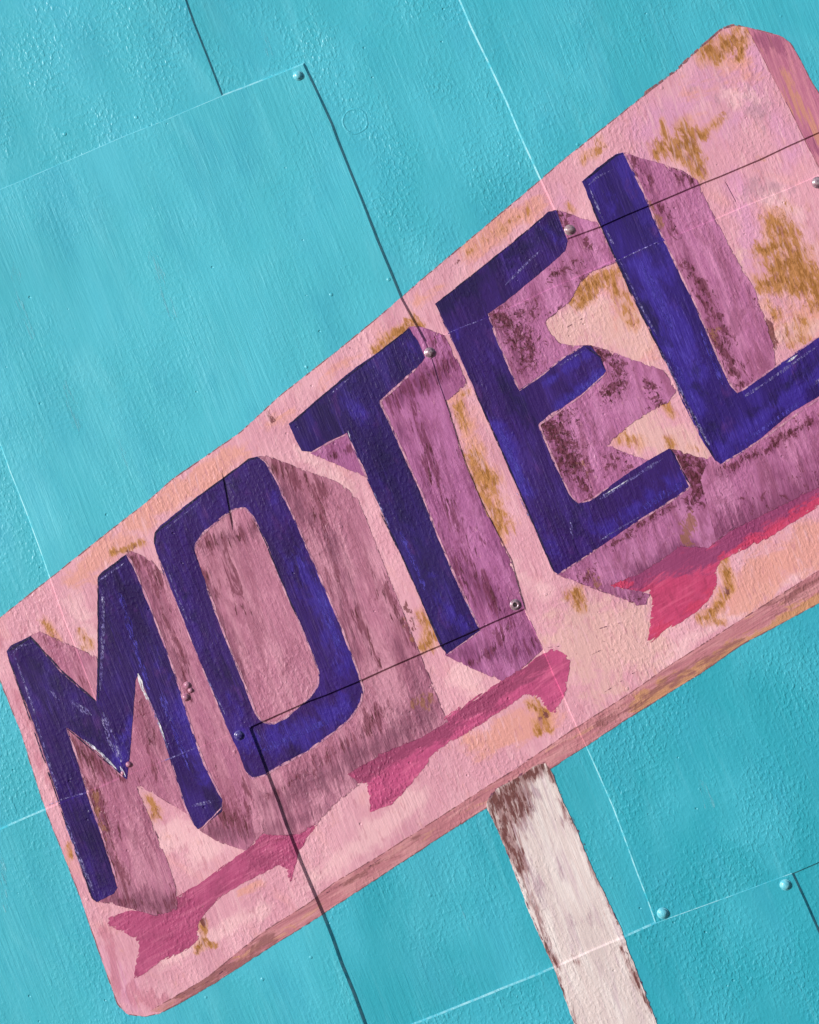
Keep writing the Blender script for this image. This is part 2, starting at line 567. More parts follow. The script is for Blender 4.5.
def strip(name, base, light, over, seed):
    g = G(name)
    c = rgb(*base)
    c = g.tone(c, rgb(*light), 81, .08, .03, seed, .45, .66, .7)
    c = g.tone(c, rgb(*[x * .88 for x in base]), 10, .08, .02, seed + 1, .5, .7, .7)
    c = g.tone(c, rgb(*[x * .82 for x in base]), 74, .06, .02, seed + 6, .5, .68, .6)
    c = g.tone(c, rgb(min(255, light[0] + 12), light[1] + 14, light[2] + 10), 80, .2, .025, seed + 7, .52, .66, .6)
    c = g.layer(c, 'dark', rgb(*over), 80, .10, .03, seed + 2, .8, .30, .75, .9)
    c = g.layer(c, 'red', rgb(200, 64, 100), 80, .12, .035, seed + 3, 1.0, .45, .85, .85)
    c = g.tone(c, rgb(min(255, light[0] + 26), light[1] + 30, light[2] + 24), 0, .3, .1, seed + 4, .68, .76, .6, 5, .7)
    return g.finish(c, .45, .75, .5, 81, .35, g.dry_edge(70, .22, .05, seed + 9, 1.1), .6, seed)


M['strip1'] = strip('plum strip paint', (176, 76, 118), (188, 90, 130), (148, 64, 98), 3)
M['strip2'] = strip('magenta strip paint', (190, 80, 126), (206, 94, 138), (148, 64, 100), 13)
M['strip3'] = strip('crimson strip paint', (192, 66, 108), (204, 78, 120), (142, 64, 108), 23)

g = G('white post paint')
c = rgb(218, 199, 197)
c = g.tone(c, rgb(232, 218, 216), 3, .12, .012, 1, .42, .64, .85)
c = g.tone(c, rgb(200, 174, 184), 3, .16, .015, 2, .5, .70, .6)
c = g.tone(c, rgb(194, 168, 166), 3, .35, .03, 6, .6, .75, .35)
c = g.layer(c, 'mauve', rgb(168, 134, 150), 3, .2, .025, 3, 1.0, .4, 1.0, .65)
c = g.layer(c, 'brown', rgb(150, 106, 108), 5, .26, .035, 4, 1.0, .30, .95, .8)
c = g.layer(c, 'brown', rgb(104, 56, 54), 5, .28, .05, 5, 1.1, .72, 1.05, .9)
M['post'] = g.finish(c, .5, .5, .65, 0, .3, None, .4, 7)


def ragged(name, colour, colour2, lo, hi, su=.4, sv=.09, ang=0, rough=.45, spec=.35, seed=0, stip=.5):
    g = G(name)
    c = g.tone(rgb(*colour), rgb(*colour2), ang, .12, .05, seed, .4, .65, 1)
    a = g.step(g.noise(ang, su, sv, seed + 1, 4, .65, .3), lo, hi)
    return g.finish(c, rough, stip, .5, ang, spec, a, 0, seed)


M['rim'] = ragged('pale unpainted rim', (214, 158, 178), (188, 126, 158), .36, .56, .22, .1, 0, seed=1)
M['glint'] = ragged('pale lilac dry brush and seam glint', (114, 100, 172), (158, 150, 202), .42, .68, .6, .25, 0, .4, .5, 2, 1.4)  # dry brush on the letters, also the painted glints along seams
M['glint_white'] = ragged('white dry brush', (206, 202, 224), (236, 232, 240), .36, .56, .5, .12, 0, .4, .5, 3, 1.)
M['blue_stroke'] = ragged('bright blue dry brush', (66, 50, 150), (82, 70, 172), .44, .62, .5, .1, 0, .4, .4, 4, .8)
M['contour'] = ragged('brown contour line', (132, 86, 96), (164, 106, 108), .42, .56, .12, .08, 0, seed=5)
M['contour_dark'] = ragged('dark contour line', (104, 56, 82), (134, 80, 104), .50, .66, .14, .1, 0, seed=6)
M['contour_navy'] = ragged('navy contour line', (28, 20, 58), (40, 28, 70), .34, .5, .12, .08, 0, seed=7)


def screw_mat(name, a, b, rough=.35, metal=0.):
    g = G(name)
    c = g.tone(rgb(*a), rgb(*b), 0, .3, .3, 5, .42, .62, .9)
    m = g.finish(c, rough, .35, .1, 0, .5, None, 0, 2, .3)
    m.node_tree.nodes['Principled BSDF'].inputs['Metallic'].default_value = metal
    return m


M['screw_teal'] = screw_mat('turquoise painted screw', (92, 186, 206), (128, 206, 220))
M['screw_mauve'] = screw_mat('worn mauve screw', (140, 106, 122), (178, 158, 166), .3, .3)
M['screw_pink'] = screw_mat('worn pink screw', (160, 124, 136), (188, 166, 170), .3, .3)
M['screw_ind'] = screw_mat('indigo painted screw', (50, 38, 110), (96, 88, 150), .25)
M['hole'] = screw_mat('dark screw socket', (40, 26, 32), (60, 40, 44), .6)
M['lump_mauve'] = screw_mat('mauve paint lump', (166, 104, 132), (196, 140, 160), .3)

# ------------------------------------------------------------------ build the panels
PLAB = {
    'A': ('upper left turquoise panel with a pebbly rolled surface and no writing', ),
    'B': ('rough turquoise panel above the letters T and E with a round patched hole', ),
    'C': ('brushed turquoise panel behind the pointed top corner of the pink sign', ),
    'D': ('large smooth brushed turquoise panel behind the letters O and T', ),
    'E': ('turquoise panel behind the lower parts of letters E and L', ),
    'F': ('turquoise panel at the left edge beside the top of the letter M', ),
    'G': ('lower left turquoise panel behind the foot of the letter M', ),
    'H': ('turquoise panel behind the top of the white post', ),
    'I': ('pebbly turquoise panel behind the lower end of the white post', ),
    'J': ('small visible piece of turquoise panel in the bottom right corner', ),
}
panel_obj, panel_org = {}, {}
for idx, (k, v) in enumerate(PANELS.items()):
    poly = POLY[k]
    loop = resample(poly, 6, True)
    V, F = triangulate([loop], 9, seams='cracks')
    Z = v[1] + warp(V) + crack(V)
    # bevelled lap edge round the sheet
    n = len(loop)
    ar = np.sum(loop[:, 0] * np.roll(loop[:, 1], -1) - loop[:, 1] * np.roll(loop[:, 0], -1))
    sgn = 1 if ar > 0 else -1
    e = np.roll(loop, -1, 0) - loop
    e /= np.hypot(*e.T)[:, None]
    nr = np.stack([e[:, 1], -e[:, 0]], 1) * sgn
    vn = nr + np.roll(nr, 1, 0)
    vn /= np.maximum((vn * nr).sum(1), .35)[:, None]
    drop = 3.2
    zt = v[1] + warp(loop) + crack(loop)
    sk1 = loop + vn * drop / SLOPE
    base = len(V)
    Vall = np.concatenate([V, loop, sk1, sk1])
    Zall = np.concatenate([Z, zt, zt - drop, zt - drop - 3])
    FF = [tuple(f) for f in F]
    for i in range(n):
        j = (i + 1) % n
        for r in (0, 1):
            q = (base + r * n + i, base + r * n + j, base + (r + 1) * n + j, base + (r + 1) * n + i)
            FF.append(q if sgn < 0 else q[::-1])
    cx, cy = poly.mean(0)
    u, w = uv_of(cx, cy)
    org = (u * MM, 0, w * MM + ZC)
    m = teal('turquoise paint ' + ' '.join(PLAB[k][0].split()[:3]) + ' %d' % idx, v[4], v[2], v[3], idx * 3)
    edge = np.zeros(len(Vall)); edge[base:] = 1  # bevel mask for the painted seam highlight
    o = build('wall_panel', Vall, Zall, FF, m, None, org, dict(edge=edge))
    o.location = org
    o['label'] = PLAB[k][0]; o['category'] = 'wall panel'; o['group'] = 'turquoise wall panels'; o['kind'] = 'thing'
    panel_obj[k], panel_org[k] = o, org


def dome(name, x, y, r, h, mat, parent, org, lift=0., seg=20, ring=None, tilt=0.):
    z0 = height(np.array([[x, y]]))[0] + lift
    prof = [(r * 1.25, -.6), (r * 1.22, .05), (r * 1.02, .3), (r, .45)]
    for i in range(1, 6):
        a = i / 6 * math.pi / 2
        prof.append((r * math.cos(a), .45 + h * math.sin(a)))
    if ring:
        prof = prof[:-2] + [(r * .48, .45 + h * .55), (r * .40, .2)]
    V, Z, F = [], [], []
    for (rr, zz) in prof:
        for s in range(seg):
            a = 2 * math.pi * s / seg
            V.append((x + rr * math.cos(a), y + rr * math.sin(a))); Z.append(z0 + zz)
    V.append((x, y)); Z.append(z0 + (.45 + h if not ring else .2))
    for i in range(len(prof) - 1):
        for s in range(seg):
            t = (s + 1) % seg
            F.append((i * seg + s, (i + 1) * seg + s, (i + 1) * seg + t, i * seg + t))
    top = len(V) - 1; b = (len(prof) - 1) * seg
    for s in range(seg):
        F.append((b + s, top, b + (s + 1) % seg))
    o = build(name, V, Z, F, mat, parent, org, sharp=60)
    return o


SCREWS = [('D', 298, 76, 4.0, 2.2, 'screw_teal', None), ('D', 429.5, 353, 4.4, 2.4, 'screw_mauve', None),
          ('G', 239.5, 735, 4.2, 2.2, 'screw_ind', None), ('D', 515, 604.5, 4.6, 2.0, 'screw_mauve', True),
          ('C', 569.5, 230, 4.4, 2.4, 'screw_pink', None), ('E', 662.5, 913, 4.8, 2.6, 'screw_teal', None),
          ('I', 784.5, 884, 4.6, 2.5, 'screw_teal', None), ('E', 817, 183, 4.8, 1.7, 'screw_mauve', None)]
SLAB = ['turquoise screw head in the top right corner', 'grey screw head beside the letter T', 'indigo screw head on the letter O',
        'open grey screw head below the letter T', 'grey screw head at the end of the top arm of E',
        'turquoise screw head in the lower left corner', 'turquoise screw head', 'grey screw head at the right edge of the sign']
for (k, x, y, r, h, m, ring), lb in zip(SCREWS, SLAB):
    o = dome('screw', x, y, r, h, M[m], panel_obj[k], panel_org[k], .7, ring=ring)
    o['label'] = lb
    if ring:
        dome('screw_socket', x, y, 1.6, .25, M['hole'], o, (0, 0, 0), .72).location = tuple(-c for c in panel_org[k])

# paint ring round a filled hole on the panel above the sign
V, Z, F = [], [], []
seg, cs = 48, 8
zc = height(np.array([[355, 121]]))[0]
for i in range(seg):
    a = 2 * math.pi * i / seg
    R = 12.2 + .8 * mnoise.noise((math.cos(a) * 1.5, math.sin(a) * 1.5, 2))
    t = .75 + .35 * mnoise.noise((math.cos(a) * 3, math.sin(a) * 3, 8))
    for j in range(cs):
        b = 2 * math.pi * j / cs
        q = R + 1.5 * t * math.cos(b)
        x, y = 355 + q * math.cos(a), 121 + q * math.sin(a)
        V.append((x, y)); Z.append(PANELS['B'][1] + warp(np.array([[x, y]]))[0] - .02 + .34 * t * math.sin(b))
for i in range(seg):
    for j in range(cs):
        F.append((i * cs + j, i * cs + (j + 1) % cs, ((i + 1) % seg) * cs + (j + 1) % cs, ((i + 1) % seg) * cs + j))
o = build('patched_hole', V, Z, F, bpy.data.materials[panel_obj['B'].data.materials[0].name], panel_obj['B'], panel_org['B'], sharp=0)

# ------------------------------------------------------------------ the painted sign
sign = bpy.data.objects.new('painted_motel_sign', None)
su_, sv_ = uv_of(560, 1000)
SORG = (su_ * MM, -2 * MM, sv_ * MM + ZC)
sign.location = SORG
sign.empty_display_size = .05
link(sign)
sign['label'] = 'pink MOTEL sign with indigo block letters on a white post, painted across turquoise panels'
sign['category'] = 'sign'


def paint(name, loops, lift, mat, parent, step=3.2, masks=None, rough_edge=.45, seed=0, soft=1, rag_holes=True, sub=False, smooth=True):
    L = []
    for i, l in enumerate(loops):
        if smooth:
            l = smooth_loop(l, soft) if soft else l
        L.append(rag(l, rough_edge, seed + i * 5))
    V, F = triangulate(L, step)
    at = {}
    for k, d in (masks or {}).items():
        at[k] = d(V) if callable(d) else strokes(V, d)
    rim = np.full(len(V), 9e9)
    for l in L:
        rim = np.minimum(rim, line_dist(V, l[::3], True))
    at['rim'] = np.clip(rim / 5, 0, 1)
    o = build(name, V, height(V) + lift, F, mat, parent, SORG, at)
    return o


def ribbon_geo(lines, lift, seed=0, wob=.5):
    V, F = [], []
    for li, (line, w) in enumerate(lines):
        pts = resample(line, 1.5)
        # smooth the polyline a little
        for _ in range(2):
            q = pts.copy(); q[1:-1] = (pts[:-2] + 2 * pts[1:-1] + pts[2:]) / 4; pts = q
        n = len(pts)
        b = len(V)
        for i in range(n):
            t = pts[min(i + 1, n - 1)] - pts[max(i - 1, 0)]
            t = t / max(np.hypot(*t), 1e-6)
            nn = np.array((-t[1], t[0]))
            p = pts[i]
            k = .75 + wob * mnoise.noise((p[0] * .09, p[1] * .09, seed + li)) + .5 * wob * mnoise.noise((p[0] * .4, p[1] * .4, seed + li))
            k *= min(1, (i + .5) / 5, (n - i - .5) / 5)
            off = .35 * mnoise.noise((p[0] * .12, p[1] * .12, seed + li + 30))
            for s in (-1, 0, 1):
                V.append(p + nn * (off + s * w / 2 * max(k, .12)))
        for i in range(n - 1):
            for s in (0, 1):
                q = [b + i * 3 + s, b + i * 3 + s + 1, b + (i + 1) * 3 + s + 1, b + (i + 1) * 3 + s]
                a0, a1, a2 = V[q[0]], V[q[1]], V[q[2]]
                ar = (a1[0] - a0[0]) * (a2[1] - a0[1]) - (a1[1] - a0[1]) * (a2[0] - a0[0])
                F.append(q if ar < 0 else q[::-1])
    V = np.array(V)
    return V, height(V) + lift, F


def ribbon(name, lines, lift, mat, parent, seed=0, wob=.5):
    for i, l in enumerate(lines):
        V, Z, F = ribbon_geo([l], lift + .004 * i, seed + i, wob)
        build(name, V, Z, F, mat, parent, SORG, None, 0)


# ---- board
OUT = [(-14, 632), (-10, 626), (0, 618), (20, 602), (60, 571), (100, 539), (146, 503), (172, 480), (240, 433), (280, 396), (340, 349),
       (385, 312), (420, 281), (470, 239), (525, 193), (560, 163), (600, 131), (650, 91), (676, 71), (700, 48), (722, 29), (733, 25.5),
       (746, 27), (780, 36), (790, 43), (800, 60), (812, 84), (819, 94), (860, 178), (930, 330), (990, 462), (998, 488), (985, 506), (960, 524),
       (819, 603), (740, 645), (702, 672), (660, 698), (623, 721), (581, 749), (556, 765), (520, 787), (483, 810), (440, 837), (380, 876), (322, 914), (260, 953),
       (215, 982), (180, 1002), (160, 1012), (145, 1015.5), (128, 1013), (118, 1003), (107, 972), (95, 938), (80, 895), (60, 845),
       (42, 800), (22, 735), (0, 680), (-10, 655), (-15, 642)]
# gaps on the traced lower edge right of the post follow one straight line
BOT = [(150, 1010), (185, 990), (211, 974), (240, 950), (265, 930), (308, 903), (333, 883), (380, 855), (440, 817), (480, 791), (519, 767),
       (560, 738), (592, 717), (630, 693), (665, 668), (740, 620), (819, 570), (900, 520), (955, 482)]
RIGHT = [(746, 27), (752, 38), (760, 53), (775, 82), (790, 110), (803, 137), (819, 168), (860, 262), (920, 400), (955, 482)]

gold = [([(660, 151), (676, 146), (694, 143)], 10), ([(684, 128), (692, 150), (699, 172)], 9), ([(661, 121), (668, 140)], 3),
        ([(690, 136), (705, 135)], 7), ([(675, 155), (690, 160)], 8), ([(702, 134), (722, 118)], 5, .7),
        ([(706, 52), (722, 46), (742, 38)], 11), ([(742, 42), (738, 60)], 5), ([(722, 50), (719, 62)], 5), ([(710, 52), (712, 60)], 4),
        ([(577, 294), (595, 283), (612, 276)], 11), ([(580, 306), (590, 296)], 6), ([(612, 280), (622, 300), (632, 322)], 8, .9),
        ([(778, 224), (790, 250), (806, 280), (819, 300)], 17), ([(765, 285), (785, 280), (812, 292)], 13), ([(758, 250), (780, 245)], 8),
        ([(775, 265), (800, 262)], 16), ([(800, 320), (803, 340)], 8, .8), ([(784, 325), (790, 345)], 5, .8), ([(765, 300), (778, 318)], 7, .7),
        ([(621, 436), (636, 442)], 8, .8), ([(664, 404), (672, 414)], 5, .9), ([(668, 438), (672, 448)], 5, .9), ([(690, 448), (697, 452)], 4, .6),
        ([(455, 406), (466, 425), (458, 412)], 7, .8), ([(462, 396), (470, 388)], 4, .7), ([(474, 458), (486, 490), (500, 525)], 12, .9), ([(478, 462), (492, 480)], 7),
        ([(376, 349), (394, 336), (412, 322)], 6), ([(412, 318), (421, 326)], 5), ([(470, 252), (492, 236), (525, 210)], 7, .55),
        ([(44, 622), (58, 640)], 5, .8), ([(82, 634), (89, 646)], 5, .8), ([(112, 552), (124, 549), (142, 543)], 3.5),
        ([(424, 618), (430, 636), (426, 645)], 8), ([(150, 798), (157, 816)], 6, .9), ([(204, 922), (204, 940), (198, 952)], 4), ([(204, 940), (214, 944)], 4),
        ([(574, 594), (580, 602)], 8, .95), ([(528, 702), (543, 710), (548, 730)], 5, .95), ([(535, 722), (540, 732)], 4), ([(70, 842), (71, 858)], 4, .85),
        ([(722, 556), (729, 585), (716, 610), (702, 618)], 6, .95), ([(712, 620), (724, 622)], 4, .8), ([(585, 160), (605, 146), (598, 140)], 5, .7), ([(568, 205), (574, 212)], 4, .6),
        ([(455, 590), (450, 584)], 3, .3), ([(758, 157), (765, 158)], 3, .6)]
peach = [([(75, 580), (150, 512), (240, 452)], 13, .9), ([(240, 445), (290, 412)], 10, .6), ([(320, 380), (360, 355)], 8, .6), ([(470, 250), (535, 205)], 12, 1),
         ([(480, 742), (520, 728), (545, 718)], 16, 1), ([(735, 598), (780, 562), (830, 540)], 22, 1), ([(690, 575), (760, 575)], 12, .6),
         ([(455, 395), (480, 460), (505, 545)], 12, .7), ([(240, 890), (258, 883)], 8, .6), ([(780, 330), (819, 320)], 20, .8), ([(600, 310), (640, 350)], 24, .6),
         ([(680, 100), (740, 60)], 30, .5), ([(100, 830), (180, 840)], 10, .4), ([(420, 300), (445, 285)], 9, .6), ([(268, 425), (275, 418)], 8, .7), ([(190, 485), (215, 466)], 8, .7)]
cream = [([(590, 640), (630, 640)], 45, 1), ([(560, 330), (600, 320), (640, 345)], 26, .9), ([(640, 430), (690, 450)], 24, .9), ([(780, 335), (819, 325)], 18, .7),
         ([(730, 250), (760, 330)], 16, .6), ([(600, 690), (620, 670)], 26, .7)]
rose = [([(130, 990), (140, 1000), (165, 1000)], 10, .8), ([(108, 930), (120, 985)], 9, .7), ([(15, 690), (50, 790)], 9, .6), ([(0, 640), (30, 625)], 14, .6), ([(540, 560), (530, 590)], 16, .4)]
grey = [([(755, 100), (762, 115)], 12, .9), ([(766, 128), (768, 140)], 7, .7), ([(755, 190), (775, 185)], 16, .9), ([(720, 72), (740, 90), (715, 95)], 14, .6), ([(655, 112), (700, 85)], 6, .5),
        ([(700, 545), (720, 600)], 4, .3)]
brown = [([(767, 322), (771, 345)], 6, 1), ([(744, 300), (750, 305)], 7, .9), ([(345, 350), (352, 349)], 2, .6), ([(407, 604), (414, 628)], 4, .8), ([(267, 414), (272, 418)], 4, .7),
         ([(128, 550), (136, 548)], 3, .9), ([(204, 915), (204, 926)], 2.5, .9), ([(456, 262), (460, 258)], 2, .8), ([(724, 590), (727, 598)], 4, .6), ([(540, 718), (546, 712)], 3, .8),
         ([(205, 952), (200, 958)], 2, .4)]
paint('board_face', [OUT], .10, M['face'], sign, 3.6, dict(gold=gold, peach=peach, cream=cream, rose=rose, grey=grey, brown=brown,
    lilac=[([(650, 130), (720, 75)], 26, .9), ([(745, 70), (790, 150)], 20, .9), ([(740, 190), (760, 280)], 18, .8), ([(700, 130), (740, 120)], 18, .7), ([(20, 640), (70, 720)], 14, .5), ([(110, 945), (130, 1000)], 12, .6), ([(590, 200), (560, 200)], 12, .5)],
    pale=[([(170, 840), (210, 850)], 24, 1), ([(310, 880), (420, 800)], 16, .9), ([(720, 90), (755, 100)], 12, .8), ([(470, 690), (460, 670)], 16, .9), ([(660, 660), (819, 560)], 9, .8), ([(160, 960), (260, 910)], 10, .9), ([(600, 420), (640, 440)], 14, .8), ([(575, 320), (600, 300)], 10, .9),
          ([(300, 450), (350, 490)], 8, .9), ([(80, 600), (90, 660)], 14, .8), ([(495, 560), (540, 590)], 10, .7), ([(440, 310), (520, 245)], 6, .8), ([(770, 200), (800, 215)], 10, .8)]), .5, 1)

edge_loop = BOT[:-1] + [(958, 484), (998, 488), (985, 506), (960, 524), (819, 603), (740, 645), (702, 672), (660, 698), (623, 721), (581, 749), (556, 765), (520, 787), (483, 810),
                        (440, 837), (380, 876), (322, 914), (260, 953), (215, 982), (180, 1002), (160, 1011.5)]
o = paint('board_edge', [edge_loop], .16, M['edge'], sign, 3.2, dict(
    tan=[([(640, 705), (720, 662), (819, 604)], 11, 1), ([(160, 1008), (300, 920)], 8, .4)],
    brown=[([(180, 994), (245, 960), (270, 935)], 8, 1), ([(340, 885), (420, 838)], 5, .7), ([(600, 722), (690, 672), (740, 640)], 8, .8), ([(770, 605), (819, 580)], 9, .8)]), .45, 3)
o['label'] = 'brownish pink lower edge of the sign'
end_loop = RIGHT + [(998, 488), (990, 462), (930, 330), (860, 178), (819, 94), (812, 84), (800, 60), (790, 43), (780, 36)]
o = paint('board_edge', [end_loop], .19, M['end'], sign, 3.2, dict(tan=[([(785, 75), (819, 140)], 9, .8)], brown=[([(755, 38), (785, 48)], 9, .8), ([(815, 140), (819, 150)], 6, .6)]), .4, 4)
o['label'] = 'dark pink right end of the sign'
ribbon('contour_line', [(OUT[:23], 1.3), (OUT[22:34], 1.1), (OUT[34:54], 1.2), (OUT[53:], 1.0),
                        ([(640, 97), (676, 70.5), (700, 47.5), (722, 28.5), (733, 25), (744, 26.5)], 2.8),
                        (BOT, 1.3), (RIGHT, 1.0)], .24, M['contour'], sign, 5)

HAIR = [[(252, 786), (262, 792), (278, 794)], [(285, 792), (291, 782), (300, 776), (312, 774)], [(583, 636), (600, 628), (622, 622)], [(600, 640), (608, 643), (614, 652)],
        [(543, 648), (566, 645)], [(160, 1005), (215, 977), (245, 951)], [(322, 895), (352, 878), (382, 857)], [(500, 779), (540, 751)], [(481, 503), (492, 522), (505, 545), (512, 561)],
        [(555, 335), (575, 322), (590, 315)], [(590, 655), (604, 648), (610, 656)], [(630, 600), (650, 596)], [(140, 985), (150, 992)], [(120, 940), (124, 960)], [(592, 700), (640, 668)], [(455, 445), (462, 468)]]
ribbon('hairline_crack', [(h, 1.0) for h in HAIR], .45, M['contour_dark'], sign, 90)

# ---- plum strips under the letters
S1 = [(109, 917), (125, 910), (150, 908), (177, 896), (197, 885), (220, 867), (245, 850), (262, 834), (285, 814), (300, 806), (322, 814), (318, 824), (308, 836), (299, 852), (291, 881),
      (286, 868), (279, 863), (265, 872), (245, 882), (220, 897), (205, 913), (199, 925), (199, 939), (185, 950), (152, 967), (135, 978), (137, 960), (140, 944), (136, 938), (124, 931), (108, 925)]
S2 = [(346, 772), (366, 756), (392, 742), (420, 728), (446, 716), (502, 680), (538, 656), (553, 648), (568, 656), (570.5, 664), (565, 692), (556, 713), (548, 712), (540, 700), (526, 695), (516, 700),
      (494, 716), (462, 736), (440, 748), (432, 758), (417, 777), (393, 803), (370, 812), (369, 795), (366, 784), (351, 781)]
S3 = [(606, 586), (640, 571), (664, 556), (680, 544), (709, 545), (734, 525), (789, 499), (819, 484), (880, 450), (884, 466), (819, 506), (789, 525), (764, 541), (735, 553), (720, 561), (716, 572),
      (716.5, 585), (711, 597), (696, 612), (664, 632), (646, 646), (650, 622), (652, 600), (649, 592), (629, 591)]
st1 = paint('shadow_strip', [S1], .30, M['strip1'], sign, 3.2, dict(dark=[([(280, 830), (305, 815)], 12, .7), ([(150, 912), (180, 905)], 10, .5)], red=[([(300, 845), (315, 822)], 7, .4)]), .9, 11)
st1['label'] = 'plum strip under the letters M and O'
st2 = paint('shadow_strip', [S2], .31, M['strip2'], sign, 3.2, dict(dark=[([(352, 772), (390, 755), (440, 728)], 13, .95), ([(440, 735), (500, 690), (540, 664)], 9, .9), ([(400, 770), (385, 775)], 8, .4)], red=[]), 1.3, 12)
st2['label'] = 'magenta strip under the letter T'
st3 = paint('shadow_strip', [S3], .32, M['strip3'], sign, 3.2, dict(dark=[([(635, 580), (680, 556), (712, 556), (745, 530), (819, 490)], 14, 1), ([(600, 586), (625, 584)], 3, .0)],
            red=[([(606, 587), (632, 583)], 4, 1), ([(655, 632), (700, 605), (713, 590)], 8, .9), ([(725, 556), (780, 526), (880, 462)], 7, .9)]), .9, 13)
st3['label'] = 'crimson strip under the letters E and L'

# ---- letters
LET = {
    'M': [[(7, 651), (12, 645), (31, 636), (39, 645), (62, 670), (97, 701), (98.5, 640), (99, 576), (103, 572), (127, 554), (134, 565), (152, 610), (175, 672), (195, 737), (205, 764), (222.5, 799), (222, 811),
           (198, 829), (194, 824), (185, 807), (171, 761), (157, 716), (148, 695), (139, 673), (136, 680), (134, 708), (131, 747), (127.5, 779), (117, 771), (100, 753), (83, 739), (67, 727), (75, 752), (87, 793), (100, 830),
           (110, 862), (118, 887), (114, 893), (97, 901.5), (92, 896), (80, 866), (62, 808), (43, 750), (30, 712), (17, 680)]],
    'O': [[(155, 533), (160, 526), (197, 497), (240, 466), (250, 458.5), (258, 456.5), (266, 462), (279, 485), (300, 531), (326, 591), (341, 626), (352, 655), (359, 674), (363.5, 690), (361, 702), (351, 718),
           (335, 731), (308, 751), (280, 766), (266, 774.5), (252, 778), (246, 771), (238, 749), (225, 722), (207, 679), (190, 636), (176, 600), (162, 568), (155, 545)],
          [(195, 551), (197, 543), (204, 533), (225, 515.5), (235, 509), (245, 508), (253, 516), (266, 543), (281, 582), (297, 617), (312, 653), (319, 672), (318, 684), (311, 696), (297, 708), (285, 718), (273, 723.5),
           (263, 722), (256, 713), (246, 686), (233, 655), (219, 620), (206, 583)]],
    'T': [[(289, 424), (330, 389), (352, 370.5), (380, 351), (409, 328.5), (418, 342), (425, 358), (418, 367), (400, 384), (380, 402), (389, 421), (402, 450), (421, 492), (436, 531), (450, 565), (465, 598), (476, 621),
           (480, 630), (446.5, 654), (440, 645), (429, 620), (418, 592), (401, 556), (384, 517), (368, 481), (358, 460), (347, 433), (330, 441), (311, 452), (302, 451), (297, 442)]],
    'E': [[(435, 304), (470, 277), (500, 252), (530, 229), (548, 212), (556, 210), (562, 226), (568, 241), (565, 251), (553, 262), (530, 281), (505, 302), (488, 313.5), (497, 340), (510, 370), (519, 390), (540, 375.5), (562, 358),
           (583, 345.5), (590, 346), (600, 357), (605.5, 371), (600, 380), (580, 395), (560, 409), (548, 417), (539, 425), (547, 445), (560, 475), (570, 495), (578, 503.5), (590, 500), (610, 486), (632, 470), (655, 456), (669, 448.5),
           (675, 455), (683, 474), (690, 486.5), (677, 497), (660, 507.5), (630, 526), (600, 546.5), (578, 562), (557.5, 574), (553, 571), (542, 547), (531, 520), (520, 491), (505, 460), (490, 425), (472, 386), (460, 359), (449, 336)]],
    'L': [[(581.5, 182), (595, 170), (615, 155), (623, 153), (631, 168), (642, 190), (651, 211), (664, 241), (680, 275), (694, 303), (706, 331), (718, 360), (731, 386), (737, 393.5), (747, 387), (769, 371.5), (794, 353), (819, 337),
           (862, 309), (872, 307), (884, 330), (886, 346), (862, 366), (819, 396), (790, 413), (761, 438), (736, 456), (720, 464), (714, 460), (699, 436), (682, 402), (668, 368), (655, 342), (643, 320), (632, 297), (618, 265), (600, 225), (590, 202)]],
}
SIDE = {
    'M': [[(28, 637), (40, 631), (55, 638), (78, 648), (97, 656), (100, 662), (104, 600), (124, 556), (132, 551), (152, 560), (160, 570), (178, 590), (228, 715), (252, 770), (263, 800), (264, 832), (246, 850), (219, 842), (200, 830),
           (190, 816), (186, 813), (155, 794), (137, 786), (156, 832), (170, 867), (178, 893), (177, 909), (156, 915), (135, 909), (112, 903), (96, 901), (88, 860), (60, 720)]],
    'O': [[(252, 458), (266, 455.5), (300, 468), (335, 481), (347, 488), (359, 500), (379, 552), (399, 602), (419, 652), (448, 722), (420, 738), (385, 752), (347, 774), (362, 782), (335, 804), (318, 822), (300, 834),
           (262, 834), (250, 780), (215, 690), (190, 600), (185, 545), (215, 500)]],
    'T': [[(404, 333), (409, 327), (420, 326.5), (444, 335), (456, 358), (467, 384), (446, 402), (455, 432), (465, 464), (482, 503), (496, 531), (511, 562), (518, 587), (527, 614), (543, 649), (520, 670), (502, 681), (470, 668), (445, 655),
           (450, 640), (390, 490), (368, 478), (342, 467), (310, 453.5), (330, 435), (360, 410)]],
    'E': [[(545, 216), (555, 209), (567, 213), (582, 219), (596, 222), (604, 236), (617, 262), (592, 272), (580, 283), (570, 301), (556, 313), (545, 321), (550, 334), (560, 344), (575, 346), (590, 345), (607, 350), (625, 357), (663, 370),
           (676, 391), (668, 402), (650, 412), (630, 425), (611, 441), (607, 446), (628, 454), (650, 461), (672, 449), (692, 455), (714, 461), (720, 490), (735, 526), (708, 548), (680, 546), (664, 558), (640, 573), (612, 585), (650, 594),
           (645, 604), (637, 605.5), (620, 598), (592, 588), (556, 574.5), (600, 530), (560, 500), (520, 420), (480, 320)]],
    'L': [[(616, 158), (624, 152.5), (640, 158.5), (662, 164.5), (682, 171), (697, 181), (705, 199), (715, 218), (727, 244), (742, 270), (754, 290), (764, 318), (773, 346), (775, 366), (764, 380), (810, 380), (830, 388), (885, 345), (900, 372),
           (896, 440), (819, 487), (789, 502), (734, 529), (716, 540), (700, 480), (708, 458), (740, 440), (725, 395), (650, 230)]],
}
